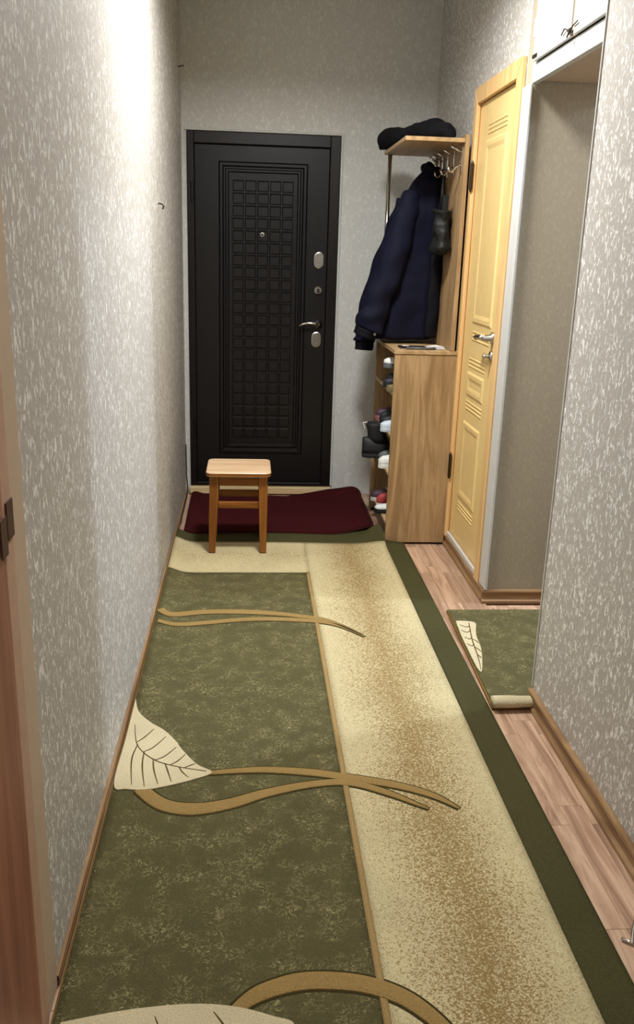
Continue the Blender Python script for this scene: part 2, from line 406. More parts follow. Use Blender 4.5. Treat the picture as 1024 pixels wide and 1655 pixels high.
# ------------------------------------------------------------ yellow door
d2 = thing('door_2', 'yellow panelled interior door with matching casing and steel lever', 'door', (XR, 3.78, 0)); d2['kind'] = 'structure'
xf = XR-.018
CY0, CY1, CZ1 = 3.428, 4.128, 2.108
def casing(poly): return MB().prism([(XR-.0005, y, z) for y, z in poly], .0185, (-1, 0, 0))
casing([(CY0, .055), (CY0+.065, .055), (CY0+.065, CZ1-.065), (CY0, CZ1)]).build('casing_board', 'yellow_frame', d2, bevel=.004)
casing([(CY1, .055), (CY1-.055, .055), (CY1-.055, CZ1-.065), (CY1, CZ1)]).build('casing_board', 'yellow_frame', d2, bevel=.004)
casing([(CY0+.001, CZ1+.0005), (CY0+.066, CZ1-.0645), (CY1-.056, CZ1-.0645), (CY1-.001, CZ1+.0005)]).build('casing_head', 'yellow_frame', d2, bevel=.004)
m = box(XR+.001, XR+.11, OY0+.001, OY0+.02, OZ0+.001, OZ1-.001); m.box(XR+.001, XR+.11, OY1-.02, OY1-.001, OZ0+.001, OZ1-.001); m.box(XR+.001, XR+.11, OY0+.02, OY1-.02, OZ1-.02, OZ1-.001); m.box(XR+.001, XR+.11, OY0+.02, OY1-.02, OZ0+.001, OZ0+.015)
m.build('door_jamb', 'yellow_frame', d2)
ly0, ly1, lz0, lz1 = OY0+.024, OY1-.022, OZ0+.018, OZ1-.024
xl = XR+.002
lf = box(xl, xl+.036, ly0, ly1, lz0, lz1).build('door_leaf', 'yellow', d2, bevel=.003)
box(XR-.0125, XR-.0005, CY0+.068, CY1-.058, .060, .083).build('white_sill', 'white', d2, bevel=.002)
def ypanel(y0, y1, z0, z1):
    def rr(i, x): return [(x, y0+i, z0+i), (x, y1-i, z0+i), (x, y1-i, z1-i), (x, y0+i, z1-i)]
    MB().loft([rr(0, xl+.0005), rr(.010, xl-.006), rr(.026, xl-.006), rr(.042, xl-.002), rr(.044, xl-.002)]).build('raised_panel', 'yellow', lf)
def ribs(y0, y1, z0, n=3, st=.017):
    for i in range(n):
        z = z0+i*st
        MB().loft([[(xl+.0005, y0, z-.005), (xl-.003, y0+.004, z-.001), (xl-.003, y0+.004, z+.001), (xl+.0005, y0, z+.005)], [(xl+.0005, y1, z-.005), (xl-.003, y1-.004, z-.001), (xl-.003, y1-.004, z+.001), (xl+.0005, y1, z+.005)]]).build('rib', 'yellow', lf)
ypanel(3.615, 3.935, 1.115, 1.880); ribs(3.63, 3.92, 1.905)
ribs(3.63, 3.92, 1.045, 3)
ypanel(3.66, 3.945, .790, .900); ribs(3.66, 3.945, .925, 3); ribs(3.66, 3.945, .730, 3)
ypanel(3.66, 3.955, .300, .670); ribs(3.67, 3.945, .240, 3)
def ring_x(y, z, r, x, n=16): return [(x, y+r*math.cos(2*math.pi*i/n), z+r*math.sin(2*math.pi*i/n)) for i in range(n)]
hy, hz = 3.575, 1.082
p = MB().loft([ring_x(hy, hz, .025, xl), ring_x(hy, hz, .024, xl-.008), ring_x(hy, hz, .014, xl-.014), ring_x(hy, hz, .010, xl-.045)]).build('handle_rose', 'steel', lf, smooth=True)
MB().tube([(xl-.045, hy-.006, hz), (xl-.050, hy+.02, hz+.002), (xl-.050, hy+.055, hz), (xl-.047, hy+.09, hz-.006), (xl-.044, hy+.115, hz-.008)], [.012, .011, .009, .013, .010], 10).build('lever', 'steel', p, smooth=True)
p = MB().loft([ring_x(hy+.002, hz-.075, .024, xl), ring_x(hy+.002, hz-.075, .022, xl-.008), ring_x(hy+.002, hz-.075, .012, xl-.012)]).build('turn_rose', 'steel', lf, smooth=True)
MB().tube([(xl-.010, hy+.002, hz-.075), (xl-.03, hy+.002, hz-.075), (xl-.038, hy+.002, hz-.078)], [.006, .010, .006], 10).build('thumb_turn', 'steel', p, smooth=True)
for z in (1.745, .42):
    h = MB().tube([(XR-.022, 4.068, z-.055), (XR-.022, 4.068, z+.055)], .008, 10).build('hinge', 'dark_metal', d2)
    for s_ in (-1, 1): MB().tube([(XR-.022, 4.068, z+s_*.055), (XR-.022, 4.068, z+s_*.066)], [.006, .003], 8).build('finial', 'dark_metal', h)

# ------------------------------------------------------------ brown door edge at far left of the picture
d3 = thing('door_3', 'reddish brown wooden door edge at the near left', 'door', (XL, 1.2, 0)); d3['kind'] = 'structure'
box(XL+.001, XL+.010, .80, 1.262, .01, 2.05).build('door_leaf', 'brown_door', d3, bevel=.003)
box(XL+.001, XL+.008, 1.270, 1.318, 0.001, 2.08).build('jamb_edge', 'pink_edge', d3, bevel=.002)
box(XL+.0082, XL+.011, 1.282, 1.316, .965, 1.025).build('strike_plate', 'brown_dark', d3)
box(XL+.0122, XL+.014, 1.235, 1.266, .95, 1.01).build('latch_mark', 'brown_dark', d3)

# ------------------------------------------------------------ overhead cupboard above the passage
mz = thing('overhead_cupboard', 'white painted overhead cupboard above the side passage', 'cupboard', (XR, 2.9, 2.0))
ye0, ye1 = YN+.002, YP-.004
m = box(XR-.004, XR+.02, ye0, ye1, 2.0, 2.062); m.box(XR-.004, XR+.02, ye1-.035, ye1, 2.062, CEIL-.001); m.box(XR-.004, XR+.02, ye0, ye0+.03, 2.062, CEIL-.001); m.box(XR-.004, XR+.02, ye0+.03, ye1-.035, CEIL-.03, CEIL-.001)
m.build('face_frame', 'white', mz, bevel=.003)
box(XR+.021, XR+.55, ye0, ye1, 2.012, 2.03).build('bottom_board', 'beige_trim', mz)
box(XR+.53, XR+.55, ye0, ye1, 2.031, CEIL-.001).build('back_board', 'white', mz)
ds = ((2.935, ye1-.038), (ye0+.033, 2.905))
for i, (a, b) in enumerate(ds):
    dd = box(XR-.018, XR-.0045, a, b, 2.0645, CEIL-.034).build('cupboard_door', 'white', mz, bevel=.003)
    if i == 0:
        MB().tube([(XR-.020, b-.004, 2.14), (XR-.020, b-.004, 2.20)], .004, 8).build('hinge', 'white', dd)
        box(XR-.022, XR-.0182, b-.05, b-.004, 2.073, 2.083).build('lower_hinge', 'dark_metal', dd)
box(XR-.012, XR-.0045, 2.9055, 2.9345, 2.064, CEIL-.034).build('mullion', 'beige_trim', mz)
MB().tube([(XR-.022, 3.005, 2.083), (XR-.026, 2.97, 2.094), (XR-.024, 2.93, 2.080), (XR-.030, 2.915, 2.07), (XR-.026, 2.94, 2.062), (XR-.022, 2.905, 2.088), (XR-.024, 2.86, 2.092)], .0022, 6).build('twisted_wire', 'dark_metal', mz)
box(XR-.023, XR-.0182, 2.925, 2.945, 2.074, 2.088).build('latch', 'rubber', mz)

# ------------------------------------------------------------ hall stand (shoe cabinet, tall back panel, top shelf)
HX0, HX1, HY0, HY1 = .684, .982, 4.100, 4.735
hs = thing('hall_stand', 'light oak hall stand with open shoe shelves and top shelf on chrome post', 'hall stand', (.83, 4.42, 0))
box(HX0, HX1, HY0, HY0+.018, .012, .950).build('side_panel', 'oak', hs, bevel=.0015)
box(HX0, HX1, HY1-.018, HY1, .012, .950).build('side_panel', 'oak', hs, bevel=.0015)
box(HX0-.004, HX1, HY0-.004, HY1+.002, .951, .969).build('cabinet_top', 'oak_x', hs, bevel=.002)
for z in (.745, .537, .345, .088): box(HX0+.004, HX1-.012, HY0+.0185, HY1-.0185, z, z+.016).build('shelf', 'oak_x', hs, bevel=.0015)
box(HX1-.0115, HX1-.003, HY0+.0185, HY1-.0185, .02, .949).build('back_sheet', 'oak', hs)
for y in (HY0+.004, HY1-.03):
    for x in (HX0+.01, HX1-.04): box(x, x+.03, y, y+.026, .001, .0115).build('foot', 'rubber', hs)
box(.948, .968, HY0, HY1, .970, 1.922).build('tall_panel', 'oak', hs, bevel=.0015)
box(HX0-.006, .947, HY0-.002, HY1, 1.888, 1.906).build('top_shelf', 'oak_x', hs, bevel=.002)
MB().tube([(HX0+.02, HY1-.03, .9695), (HX0+.02, HY1-.03, 1.8875)], .011, 12).build('chrome_post', 'chrome', hs, smooth=True)
MB().tube([(.945, HY1-.03, 1.8875), (.938, HY1-.03, 1.80)], .007, 10).build('chrome_bracket', 'chrome', hs, smooth=True)
for y in (4.135, 4.29, 4.43, 4.545, 4.63):
    hk = box(.941, .9475, y-.008, y+.008, 1.765, 1.875).build('coat_hook', 'chrome', hs, bevel=.002)
    MB().tube([(.942, y, 1.80), (.918, y, 1.785), (.902, y, 1.765), (.888, y, 1.768), (.884, y, 1.79)], [.005, .005, .005, .005, .006], 8).build('prong', 'chrome', hk, smooth=True)
    MB().tube([(.942, y, 1.85), (.915, y, 1.862), (.892, y, 1.875)], [.005, .005, .006], 8).build('prong', 'chrome', hk, smooth=True)

# ------------------------------------------------------------ clothes
def nz(p, s, seed=0): return noise.noise(Vector((p[0]*s+seed, p[1]*s+seed*.7, p[2]*s)))
def lerp_tab(tab, z):
    tab = sorted(tab)
    if z <= tab[0][0]: return tab[0][1:]
    for a, b in zip(tab, tab[1:]):
        if z <= b[0]:
            t = (z-a[0])/(b[0]-a[0]); t2 = t*t*(3-2*t)
            return tuple(p+(q-p)*(t*.6+t2*.4) for p, q in zip(a[1:], b[1:]))
    return tab[-1][1:]
ck = thing('jacket', 'dark navy padded winter jacket hanging over the shoe cabinet', 'jacket', (.80, 4.5, .98))
# z : left x, right x, y centre, y half width
prof = [(.982, .560, .940, 4.52, .120), (1.06, .585, .938, 4.52, .128), (1.21, .635, .938, 4.52, .135), (1.46, .700, .938, 4.52, .135), (1.60, .728, .938, 4.52, .138), (1.68, .757, .938, 4.52, .130), (1.74, .788, .936, 4.52, .110), (1.79, .830, .934, 4.525, .080), (1.825, .868, .930, 4.53, .050)]
rings = []; nn = 48; zz = [.982+(1.825-.982)*i/34 for i in range(35)]
for z in zz:
    a, b, yc, ry = lerp_tab(prof, z); cx, rx = (a+b)/2, (b-a)/2; fold = .018*max(0, (1.75-z)/.77)
    ring = []
    for i in range(nn):
        q = 2*math.pi*i/nn; c_, s_ = math.cos(q), math.sin(q)
        sx = math.copysign(abs(c_)**.8, c_); sy = math.copysign(abs(s_)**.8, s_)
        k = 1 + (fold/ .13)*.6*math.sin(q*7+z*1.5)*abs(s_)**.5
        p = (cx+rx*sx*(k if c_ < 0 else 1), yc+ry*sy*k, z)
        d = .012*nz(p, 9, 3)+.006*nz(p, 24, 5)
        ring.append((min(p[0]+d*c_, .9465), p[1]+d*s_, z+(.006*math.sin(q*5) if z < .99 else 0)))
    rings.append(ring)
MB().loft(rings).build('body', 'navy', ck, smooth=True, subsurf=1)
def limb(path, ra, rb, seed, wr=.010, n=24, steps=26, pw=1.0):
    P = [Vector(p) for p in path]; rings = []
    for i in range(steps):
        t = i/(steps-1)*(len(P)-1); k = min(int(t), len(P)-2); f_ = t-k
        c = P[k].lerp(P[k+1], f_); d = (P[k+1]-P[k]).normalized()
        u = d.cross(Vector((0, 1, 0))).normalized(); v = d.cross(u)
        tt = i/(steps-1); r1 = ra[0]+(ra[1]-ra[0])*tt; r2 = rb[0]+(rb[1]-rb[0])*tt
        ring = []
        for j in range(n):
            q = 2*math.pi*j/n
            p = c+u*math.cos(q)*r1+v*math.sin(q)*r2
            e = wr*math.sin(i*1.25+2*math.cos(q)+seed)*.35+wr*1.4*nz(p, 14, seed)
            ring.append(p+(u*math.cos(q)+v*math.sin(q))*e)
        rings.append(ring)
    return MB().loft(rings)
s1 = limb([(.785, 4.440, 1.690), (.742, 4.392, 1.56), (.690, 4.375, 1.36), (.625, 4.375, 1.15), (.578, 4.380, 1.035)], (.058, .070), (.055, .072), 1.0, .014).build('sleeve', 'navy', ck, smooth=True, subsurf=1)
limb([(.582, 4.380, 1.040), (.568, 4.382, 1.005)], (.058, .056), (.064, .062), 2.0, .004, steps=6).build('cuff', 'navy_dark', s1, smooth=True)
MB().tube([(.612, 4.312, 1.022), (.611, 4.304, 1.022)], [.008, .006], 10).build('snap_button', 'steel_dull', s1)
s2 = limb([(.79, 4.62, 1.665), (.75, 4.645, 1.56), (.69, 4.655, 1.36), (.635, 4.66, 1.15), (.61, 4.66, 1.0), (.605, 4.655, .95)], (.052, .062), (.052, .064), 4.0, .014).build('sleeve', 'navy', ck, smooth=True, subsurf=1)
limb([(.607, 4.657, .955), (.605, 4.655, .91)], (.050, .048), (.055, .052), 2.5, .004, steps=6).build('cuff', 'navy_dark', s2, smooth=True)
limb([(.925, 4.455, 1.775), (.885, 4.455, 1.800), (.862, 4.50, 1.815), (.875, 4.57, 1.810), (.915, 4.60, 1.79)], (.022, .022), (.034, .034), 6.0, .010, steps=20).build('collar', 'navy_dark', ck, smooth=True, subsurf=1)
limb([(.905, 4.430, 1.70), (.915, 4.405, 1.50), (.912, 4.400, 1.25), (.905, 4.400, 1.0)], (.026, .030), (.016, .016), 8.0, .005, steps=24).build('front_flap', 'navy_dark', ck, smooth=True, subsurf=1)
MB().tube([(.715, 4.385, 1.60), (.755, 4.385, 1.665)], [.010, .008], 8).build('shoulder_tab', 'navy', ck, smooth=True)

bg = thing('leather_pouch', 'small crumpled black leather bag hanging beside the navy jacket', 'bag', (.90, 4.27, 1.42))
rings = []
for i in range(22):
    t = i/21; z = 1.405+.205*t
    rx = .050*(1-.35*t)*(.55+.45*min(1, t*5)); ry = .085*(1-.30*t)*(.6+.4*min(1, t*5)); ring = []
    for j in range(28):
        q = 2*math.pi*j/28; p = (.893+rx*math.cos(q), 4.262+ry*math.sin(q), z)
        e = .022*nz(p, 17, 2)+.007*nz(p, 45, 4); ring.append((min(p[0]+e*math.cos(q), .946), p[1]+e*math.sin(q), z+.012*nz(p, 12, 9)))
    rings.append(ring)
MB().loft(rings).build('body', 'leather', bg, smooth=True, subsurf=1)
MB().loft([[(.900+a*.013, 4.225+b*.020, z) for a, b in ((-1, -1), (1, -1), (1, 1), (-1, 1))] for z in (1.58, 1.63, 1.672)]).build('flap', 'leather', bg, bevel=.004)
MB().tube([(.897, 4.25, 1.600), (.897, 4.28, 1.69), (.897, 4.29, 1.770), (.897, 4.298, 1.69), (.897, 4.31, 1.60)], .0035, 8).build('strap', 'rubber', bg, smooth=True)

hat = thing('folded_scarf', 'crumpled black knitted garment lying on the top shelf', 'garment', (.80, 4.42, 1.907))
path = [(.665, 4.70), (.70, 4.66), (.735, 4.60), (.775, 4.50), (.82, 4.40), (.85, 4.32), (.882, 4.23), (.902, 4.165)]
hts = [.075, .105, .095, .085, .100, .105, .075, .055]; wds = [.045, .06, .07, .075, .075, .07, .055, .03]
rings = []; st = 46
for i in range(st):
    t = i/(st-1)*(len(path)-1); k = min(int(t), len(path)-2); f_ = t-k; f2 = f_*f_*(3-2*f_)
    cx, cy = (path[k][q]+(path[k+1][q]-path[k][q])*f_ for q in (0, 1))
    h = hts[k]+(hts[k+1]-hts[k])*f2; wd = wds[k]+(wds[k+1]-wds[k])*f2
    e = min(1, i/3, (st-1-i)/3); e = .35+.65*math.sqrt(max(0, e))
    dx, dy = .42, -.9; px, py = .9, .42; ring = []
    for j in range(24):
        q = 2*math.pi*j/24; a = math.cos(q); b = math.sin(q)
        p = (cx+px*a*wd*e, cy+py*a*wd*e, 1.9075+h*.5*e+b*h*.5*e)
        d = .016*nz(p, 16, 11)+.008*nz(p, 40, 13)
        ring.append((p[0]+d*a*px, p[1]+d*a*py, max(1.9075, p[2]+d*max(b, 0))))
    rings.append(ring)
MB().loft(rings).build('knit_roll', 'blackcloth', hat, smooth=True, subsurf=1)
MB().tube([(.655, 4.72, 1.921), (.69, 4.655, 1.929), (.73, 4.585, 1.925)], [.012, .020, .012], 10).build('turned_edge', 'blackcloth', hat, smooth=True)

# small things on the cabinet top
pt = thing('pen', 'thin grey pen lying at the front of the cabinet top', 'pen', (.80, 4.15, .97))
MB().tube([(.745, 4.150, .9755), (.875, 4.142, .9755)], [.0055, .0055], 10).build('barrel', 'greyplastic', pt, smooth=True)
MB().tube([(.875, 4.142, .9755), (.888, 4.141, .9755)], [.006, .003], 10).build('tip', 'rubber', pt)
pk = thing('key_case', 'flat black key case with steel key under the jacket hem', 'key case', (.77, 4.24, .97))
box(.72, .85, 4.185, 4.255, .9695, .9775).build('case', 'leather', pk, bevel=.003)
MB().tube([(.735, 4.205, .981), (.765, 4.20, .981)], .003, 8).build('key', 'steel', pk)
pp = thing('paper_slip', 'crumpled white paper slip beside the tall oak panel', 'paper', (.90, 4.2, .97))
MB().prism([(.865, 4.20, .970), (.94, 4.18, .970), (.944, 4.205, .970), (.905, 4.215, .970), (.87, 4.25, .970), (.855, 4.245, .970)], .004).build('sheet', 'paperwhite', pp, bevel=.001)
MB().tube([(.86, 4.235, .977), (.90, 4.205, .982), (.938, 4.20, .977)], [.003, .005, .003], 8).build('fold', 'paperwhite', pp, smooth=True)

# ------------------------------------------------------------ shoes
def smat(name, rgb, rough=.6): 
    if name not in MAT: MAT[name] = m_plain(name, rgb, rough, var=.08, scale=50, bump=.05)
    return name
def shoe(name, label, loc, rotz, up, sole, L=.245, W=.088, H=.085, lace=None, stripe=None, boot=0, tilt=(0, 0), cat='shoe'):
    t = thing(name, label, cat, loc, 'shoes on the hall stand shelves', rotz, local=True)
    t.rotation_euler = (tilt[0], tilt[1], rotz)
    def halfw(u): return W/2*(.62+.38*math.sin(math.pi*min(1, u*1.15+.12))**.7) * (1 if u > .12 else .72+.28*u/.12) * (1 if u < .86 else math.sqrt(max(.02, 1-((u-.86)/.14)**2))*.97+.03)
    def top(u):
        tb = [(0, .95), (.08, 1.0), (.22, .93), (.40, .88), (.55, .70), (.75, .50), (.92, .42), (1, .26)]
        return H*lerp_tab(tb, u)[0]
    sh = .024
    us = [i/22 for i in range(23)]
    xo = -L
    out = [(xo+u*L, halfw(u)) for u in us]
    loop = [(x, -w_) for x, w_ in out]+[(x, w_) for x, w_ in reversed(out)]
    lo = [(x, y*.96, .0004) for x, y in loop]; mid = [(x, y*1.05, .010) for x, y in loop]; hi = [(x, y*1.02, sh) for x, y in loop]
    so = MB().loft([lo, mid, hi]).build('sole', sole, t, smooth=False)
    rings = []
    for u in us:
        x = xo+u*L; w_ = halfw(u)*.97; h = top(u); ring = []
        for j in range(17):
            q = math.pi*j/16; c_ = math.cos(q); s_ = math.sin(q)
            ring.append((x, w_*math.copysign(abs(c_)**.75, c_), sh-.004+h*abs(s_)**.7))
        rings.append(ring)
    u_ = MB().loft(rings).build('upper', up, t, smooth=True)
    if boot:
        rr = []
        for z, rx, ry, cx in ((H*.6, .058, .036, xo+.085), (H*1.0, .050, .036, xo+.075), (H+boot*.5, .046, .037, xo+.068), (H+boot, .050, .040, xo+.062), (H+boot+.012, .046, .036, xo+.062), (H+boot-.01, .040, .030, xo+.062)):
            rr.append([(cx+rx*math.cos(2*math.pi*j/20), ry*math.sin(2*math.pi*j/20), z+sh) for j in range(20)])
        MB().loft(rr).build('shaft', up, t, smooth=True)
        MB().tube([(xo-.004+.012, 0, sh+H+boot-.02), (xo-.012+.01, 0, sh+H+boot+.01), (xo+.02, 0, sh+H+boot+.012)], .003, 6).build('pull_loop', smat('shoe_white', (226, 226, 222)), t)
    else:
        cx = xo+L*.26
        cs = [[(cx+L*.19*s*math.cos(2*math.pi*j/20), W*.30*s*math.sin(2*math.pi*j/20), sh-.004+H*zz_+H*.03*math.cos(2*math.pi*j/20)*-1) for j in range(20)] for s, zz_ in ((1.12, .86), (1.12, 1.0), (.92, 1.04), (.80, .98))]
        MB().loft(cs).build('collar', sole if stripe is None else up, t, smooth=True)
    if lace:
        for i in range(4):
            u = .46+i*.065; x = xo+u*L; z = sh-.002+top(u)
            MB().tube([(x, -W*.20, z-.006), (x+.004, 0, z+.003), (x, W*.20, z-.006)], .0028, 6).build('lace', lace, u_)
    if stripe:
        for s_ in (-1, 1):
            pts = []
            for u in (.34, .42, .50, .58):
                zq = sh+top(u)*(.78-.9*(u-.34)); yq = halfw(u)*1.0*s_
                pts.append((xo+u*L, yq*.985, zq*.9))
            MB().tube(pts, [.004, .007, .007, .004], 6).build('side_stripe', stripe, u_)
    return t
for nm, c in dict(shoe_white=(226, 226, 222), shoe_black=(24, 24, 26), shoe_dark=(34, 32, 38), shoe_grey=(92, 98, 98), shoe_blue=(196, 208, 220), shoe_pink=(150, 96, 104), shoe_red=(172, 62, 62), shoe_plum=(70, 48, 62), shoe_olive=(112, 100, 66), shoe_pale=(206, 198, 190)).items(): smat(nm, c)
PI = math.pi; z1, z2, z3, z4 = .761, .553, .361, .104
X = .668
def put(*a, **k): return shoe(*a, **k)
put('sneaker', 'dark low shoe on the top shelf underneath the white sneaker', (X, 4.325, z1), PI, 'shoe_dark', 'shoe_black', H=.062)
put('sneaker', 'white and grey sneaker resting on top of a dark shoe', (X-.004, 4.318, z1+.100), PI, 'shoe_white', 'shoe_grey', H=.07, lace='shoe_grey', stripe='shoe_grey', tilt=(.0, -.06))
put('sneaker', 'dark shoe at the far end of the top shelf', (X+.035, 4.455, z1), PI, 'shoe_black', 'shoe_dark', H=.075, lace='shoe_dark')
put('sandal', 'flat olive slipper lying at the front of the top shelf', (X-.002, 4.195, z1), PI, 'shoe_olive', 'shoe_olive', H=.028, L=.23, cat='slipper')
put('sneaker', 'plum and pink patterned shoe on the second shelf', (X+.005, 4.565, z2), PI, 'shoe_plum', 'shoe_pink', H=.085, lace='shoe_pink', stripe='shoe_pink')
put('sneaker', 'grey shoe with pale laces next to the plum shoe', (X+.012, 4.465, z2), PI, 'shoe_dark', 'shoe_black', H=.095, lace='shoe_pale', stripe='shoe_grey')
put('sneaker', 'plain black shoe between the grey and pale blue shoes', (X, 4.355, z2), PI, 'shoe_black', 'shoe_black', H=.080, lace='shoe_dark')
put('sneaker', 'pale blue sneaker at the near end of the second shelf', (X-.016, 4.235, z2), PI, 'shoe_blue', 'shoe_blue', H=.075, lace='shoe_white')
put('ankle_boot', 'black ankle boot sticking out of the third shelf', (.822, 4.500, z3), 0, 'shoe_black', 'shoe_dark', H=.09, boot=.060, L=.22, W=.082, lace='shoe_dark', cat='boot')
put('sneaker', 'dark grey shoe behind the chunky white sneaker', (X+.005, 4.385, z3), PI, 'shoe_grey', 'shoe_black', H=.085, lace='shoe_pale')
put('sneaker', 'chunky white sneaker at the near end of the third shelf', (X-.014, 4.255, z3), PI, 'shoe_white', 'shoe_white', H=.095, W=.096, lace='shoe_pale', stripe='shoe_pale')
put('sneaker', 'black sneaker with white sole on the lowest shelf', (X-.002, 4.545, z4), PI, 'shoe_plum', 'shoe_pale', H=.085, lace='shoe_white', stripe='shoe_white')
put('sneaker', 'red sneaker with white trim on the lowest shelf', (X+.012, 4.425, z4+.0), PI, 'shoe_red', 'shoe_white', H=.12, lace='shoe_white', stripe='shoe_white')
put('sneaker', 'black shoe with white toe at the near end of lowest shelf', (X-.012, 4.315, z4), PI, 'shoe_white', 'shoe_black', H=.055, lace='shoe_black', stripe='shoe_black')

# ------------------------------------------------------------ long carpet
CX0, CX1 = -.364, .782
YC0, YC1 = .30, 4.215; VB = 4.082
def hump(x, y):
    z = 0
    if y > 2.6: z += .030*min(1, (y-2.6)/1.2)*math.exp(-((x-CX0)/.05)**2)
    z += .085*math.exp(-((x-.675)/.085)**2 - ((y-4.165)/.062)**2)
    if y > 3.9: z += .012*(y-3.9)/.3*math.exp(-((x+.1)/.5)**2)
    return z
def backedge(x):   # where the carpet ends at the far side
    a = min(1, max(0, (x-.40)/.24)); a = a*a*(3-2*a)
    t = min(1, max(0, (x-.655)/.028)); t = t*t*(3-2*t)
    return (4.205+.085*a)*(1-t)+4.088*t+.012*math.sin(x*6)*(1-a)
def cy(x, v):      # carpet coordinate -> floor y
    if v <= VB: return v
    return VB+(v-VB)*(max(backedge(x), VB+.004)-VB)/(YC1-VB)
def lin_s(a, b, n): return [a+(b-a)*i/n for i in range(n+1)]
def sheet(x0, x1, v0, v1, nx, ny, z0, z1):
    m = MB(); xs, vs = lin_s(x0, x1, nx), lin_s(v0, v1, ny); top = []; bot = []
    for v in vs:
        for x in xs:
            y = cy(x, v); h = hump(x, y); top.append((x, y, h+z1)); bot.append((x, y, h+z0))
    n = nx+1; f = []
    for j in range(ny):
        for i in range(nx):
            a = j*n+i; f.append((a, a+1, a+n+1, a+n)); b = a+len(top); f.append((b, b+n, b+n+1, b+1))
    T = len(top)
    per = [i for i in range(n)]+[j*n+nx for j in range(1, ny+1)]+[ny*n+i for i in range(nx-1, -1, -1)]+[j*n for j in range(ny-1, 0, -1)]
    for a, b in zip(per, per[1:]+per[:1]): f.append((b, a, a+T, b+T))
    return m.add(top+bot, f)
rug = thing('carpet_runner', 'long olive green carpet with cream band and leaf pattern down the hallway', 'carpet', (.2, 2.2, 0))
XI, XC = .276, .682; VF = 3.672
BASE = .0105
sheet(CX0, CX1, YC0, YC1, 60, 110, .0006, .0025).build('backing', 'backing', rug)
fieldo = sheet(CX0+.006, XI-.016, YC0, VF-.006, 24, 100, .0026, BASE).build('olive_field', 'green', rug, smooth=True)
L_ = sheet(XI, XC, YC0, VB, 18, 110, .0026, BASE).build('cream_band', 'cream_pile', rug, smooth=True)
sheet(CX0+.006, XI, VF+.006, VB, 26, 16, .0026, BASE).build('cream_end_band', 'cream_end', rug, smooth=True)
sheet(XI-.0155, XI-.0005, YC0, VF+.0055, 2, 90, .0026, BASE+.001).build('tan_edge_strip', 'tan_light', rug, smooth=True)
sheet(XC+.0005, CX1-.004, YC0, VB, 8, 110, .0026, BASE).build('olive_border', 'green_plain', rug, smooth=True)
sheet(CX0+.006, CX1-.004, VB+.0005, YC1-.003, 60, 12, .0026, BASE).build('olive_end_border', 'green_plain', rug, smooth=True)
def smooth_path(pts, n=60):
    out = []; P = [pts[0]]+list(pts)+[pts[-1]]
    for i in range(1, len(P)-2):
        p0, p1, p2, p3 = P[i-1], P[i], P[i+1], P[i+2]
        k = max(2, n//(len(pts)-1))
        for j in range(k):
            t = j/k
            out.append(tuple(.5*((2*b)+(-a+c)*t+(2*a-5*b+4*c-d)*t*t+(-a+3*b-3*c+d)*t**3) for a, b, c, d in zip(p0, p1, p2, p3)))
    out.append(tuple(pts[-1])); return out
def band(name, pts, wid, mat, parent=rug, zt=.0032, zb=BASE-.001, hfun=hump):
    P = smooth_path(pts); n = len(P); m = MB(); rings = []
    if name == 'stem_band':
        band('carved_groove', pts, [q_+.0065 for q_ in wid], 'groove', parent, .0006)
    for i, (x, y) in enumerate(P):
        t = i/(n-1); k = t*(len(wid)-1); q = min(int(k), len(wid)-2); wv = wid[q]+(wid[q+1]-wid[q])*(k-q)
        a = P[max(i-1, 0)]; b = P[min(i+1, n-1)]; dx, dy = b[0]-a[0], b[1]-a[1]; l = math.hypot(dx, dy) or 1
        nx, ny = -dy/l, dx/l; ring = []
        for s_, zz_ in ((1, zb), (.92, BASE+zt*.7), (.55, BASE+zt), (-.55, BASE+zt), (-.92, BASE+zt*.7), (-1, zb)):
            X_ = max(CX0+.004, x+nx*wv*s_) if parent is rug else x+nx*wv*s_; Y_ = y+ny*wv*s_
            ring.append((X_, Y_, zz_+hfun(X_, Y_)))
        rings.append(ring)
    return m.loft(rings).build(name, mat, parent, smooth=False)
def leafshape(name, poly, mat, parent=rug, hfun=hump, z=BASE):
    P = smooth_path(poly+[poly[0]], 8*len(poly))[:-1]
    return MB().prism([(x, y, z+.0003) for x, y in P], .0034).build(name, mat, parent)
lf1 = leafshape('leaf_motif', [(-.357, 2.520), (-.338, 2.44), (-.295, 2.375), (-.249, 2.327), (-.212, 2.27), (-.186, 2.217), (-.141, 2.144), (-.098, 2.103), (-.15, 2.069), (-.214, 2.043), (-.27, 2.028), (-.32, 2.032), (-.357, 2.055), (-.357, 2.28)], 'cream_leaf')
VT = dict(zt=.0046)
def veins(lf, mid, sides):
    for i, v in enumerate([mid]+sides): band('leaf_vein', v, [.0022, .003, .0012], 'vein_dark', lf, zt=.0044)
veins(lf1, [(-.112, 2.108), (-.19, 2.131), (-.26, 2.167), (-.317, 2.243), (-.340, 2.36)],
      [[(-.175, 2.126), (-.155, 2.140), (-.145, 2.145)], [(-.215, 2.142), (-.196, 2.160), (-.176, 2.195)], [(-.26, 2.167), (-.235, 2.185), (-.205, 2.232)], [(-.295, 2.212), (-.272, 2.232), (-.240, 2.29)], [(-.322, 2.262), (-.302, 2.29), (-.280, 2.335)],
       [(-.19, 2.131), (-.178, 2.105), (-.160, 2.08)], [(-.23, 2.15), (-.220, 2.115), (-.205, 2.06)], [(-.265, 2.172), (-.258, 2.12), (-.240, 2.05)], [(-.295, 2.212), (-.292, 2.14), (-.275, 2.04)], [(-.318, 2.250), (-.325, 2.17), (-.31, 2.05)]])
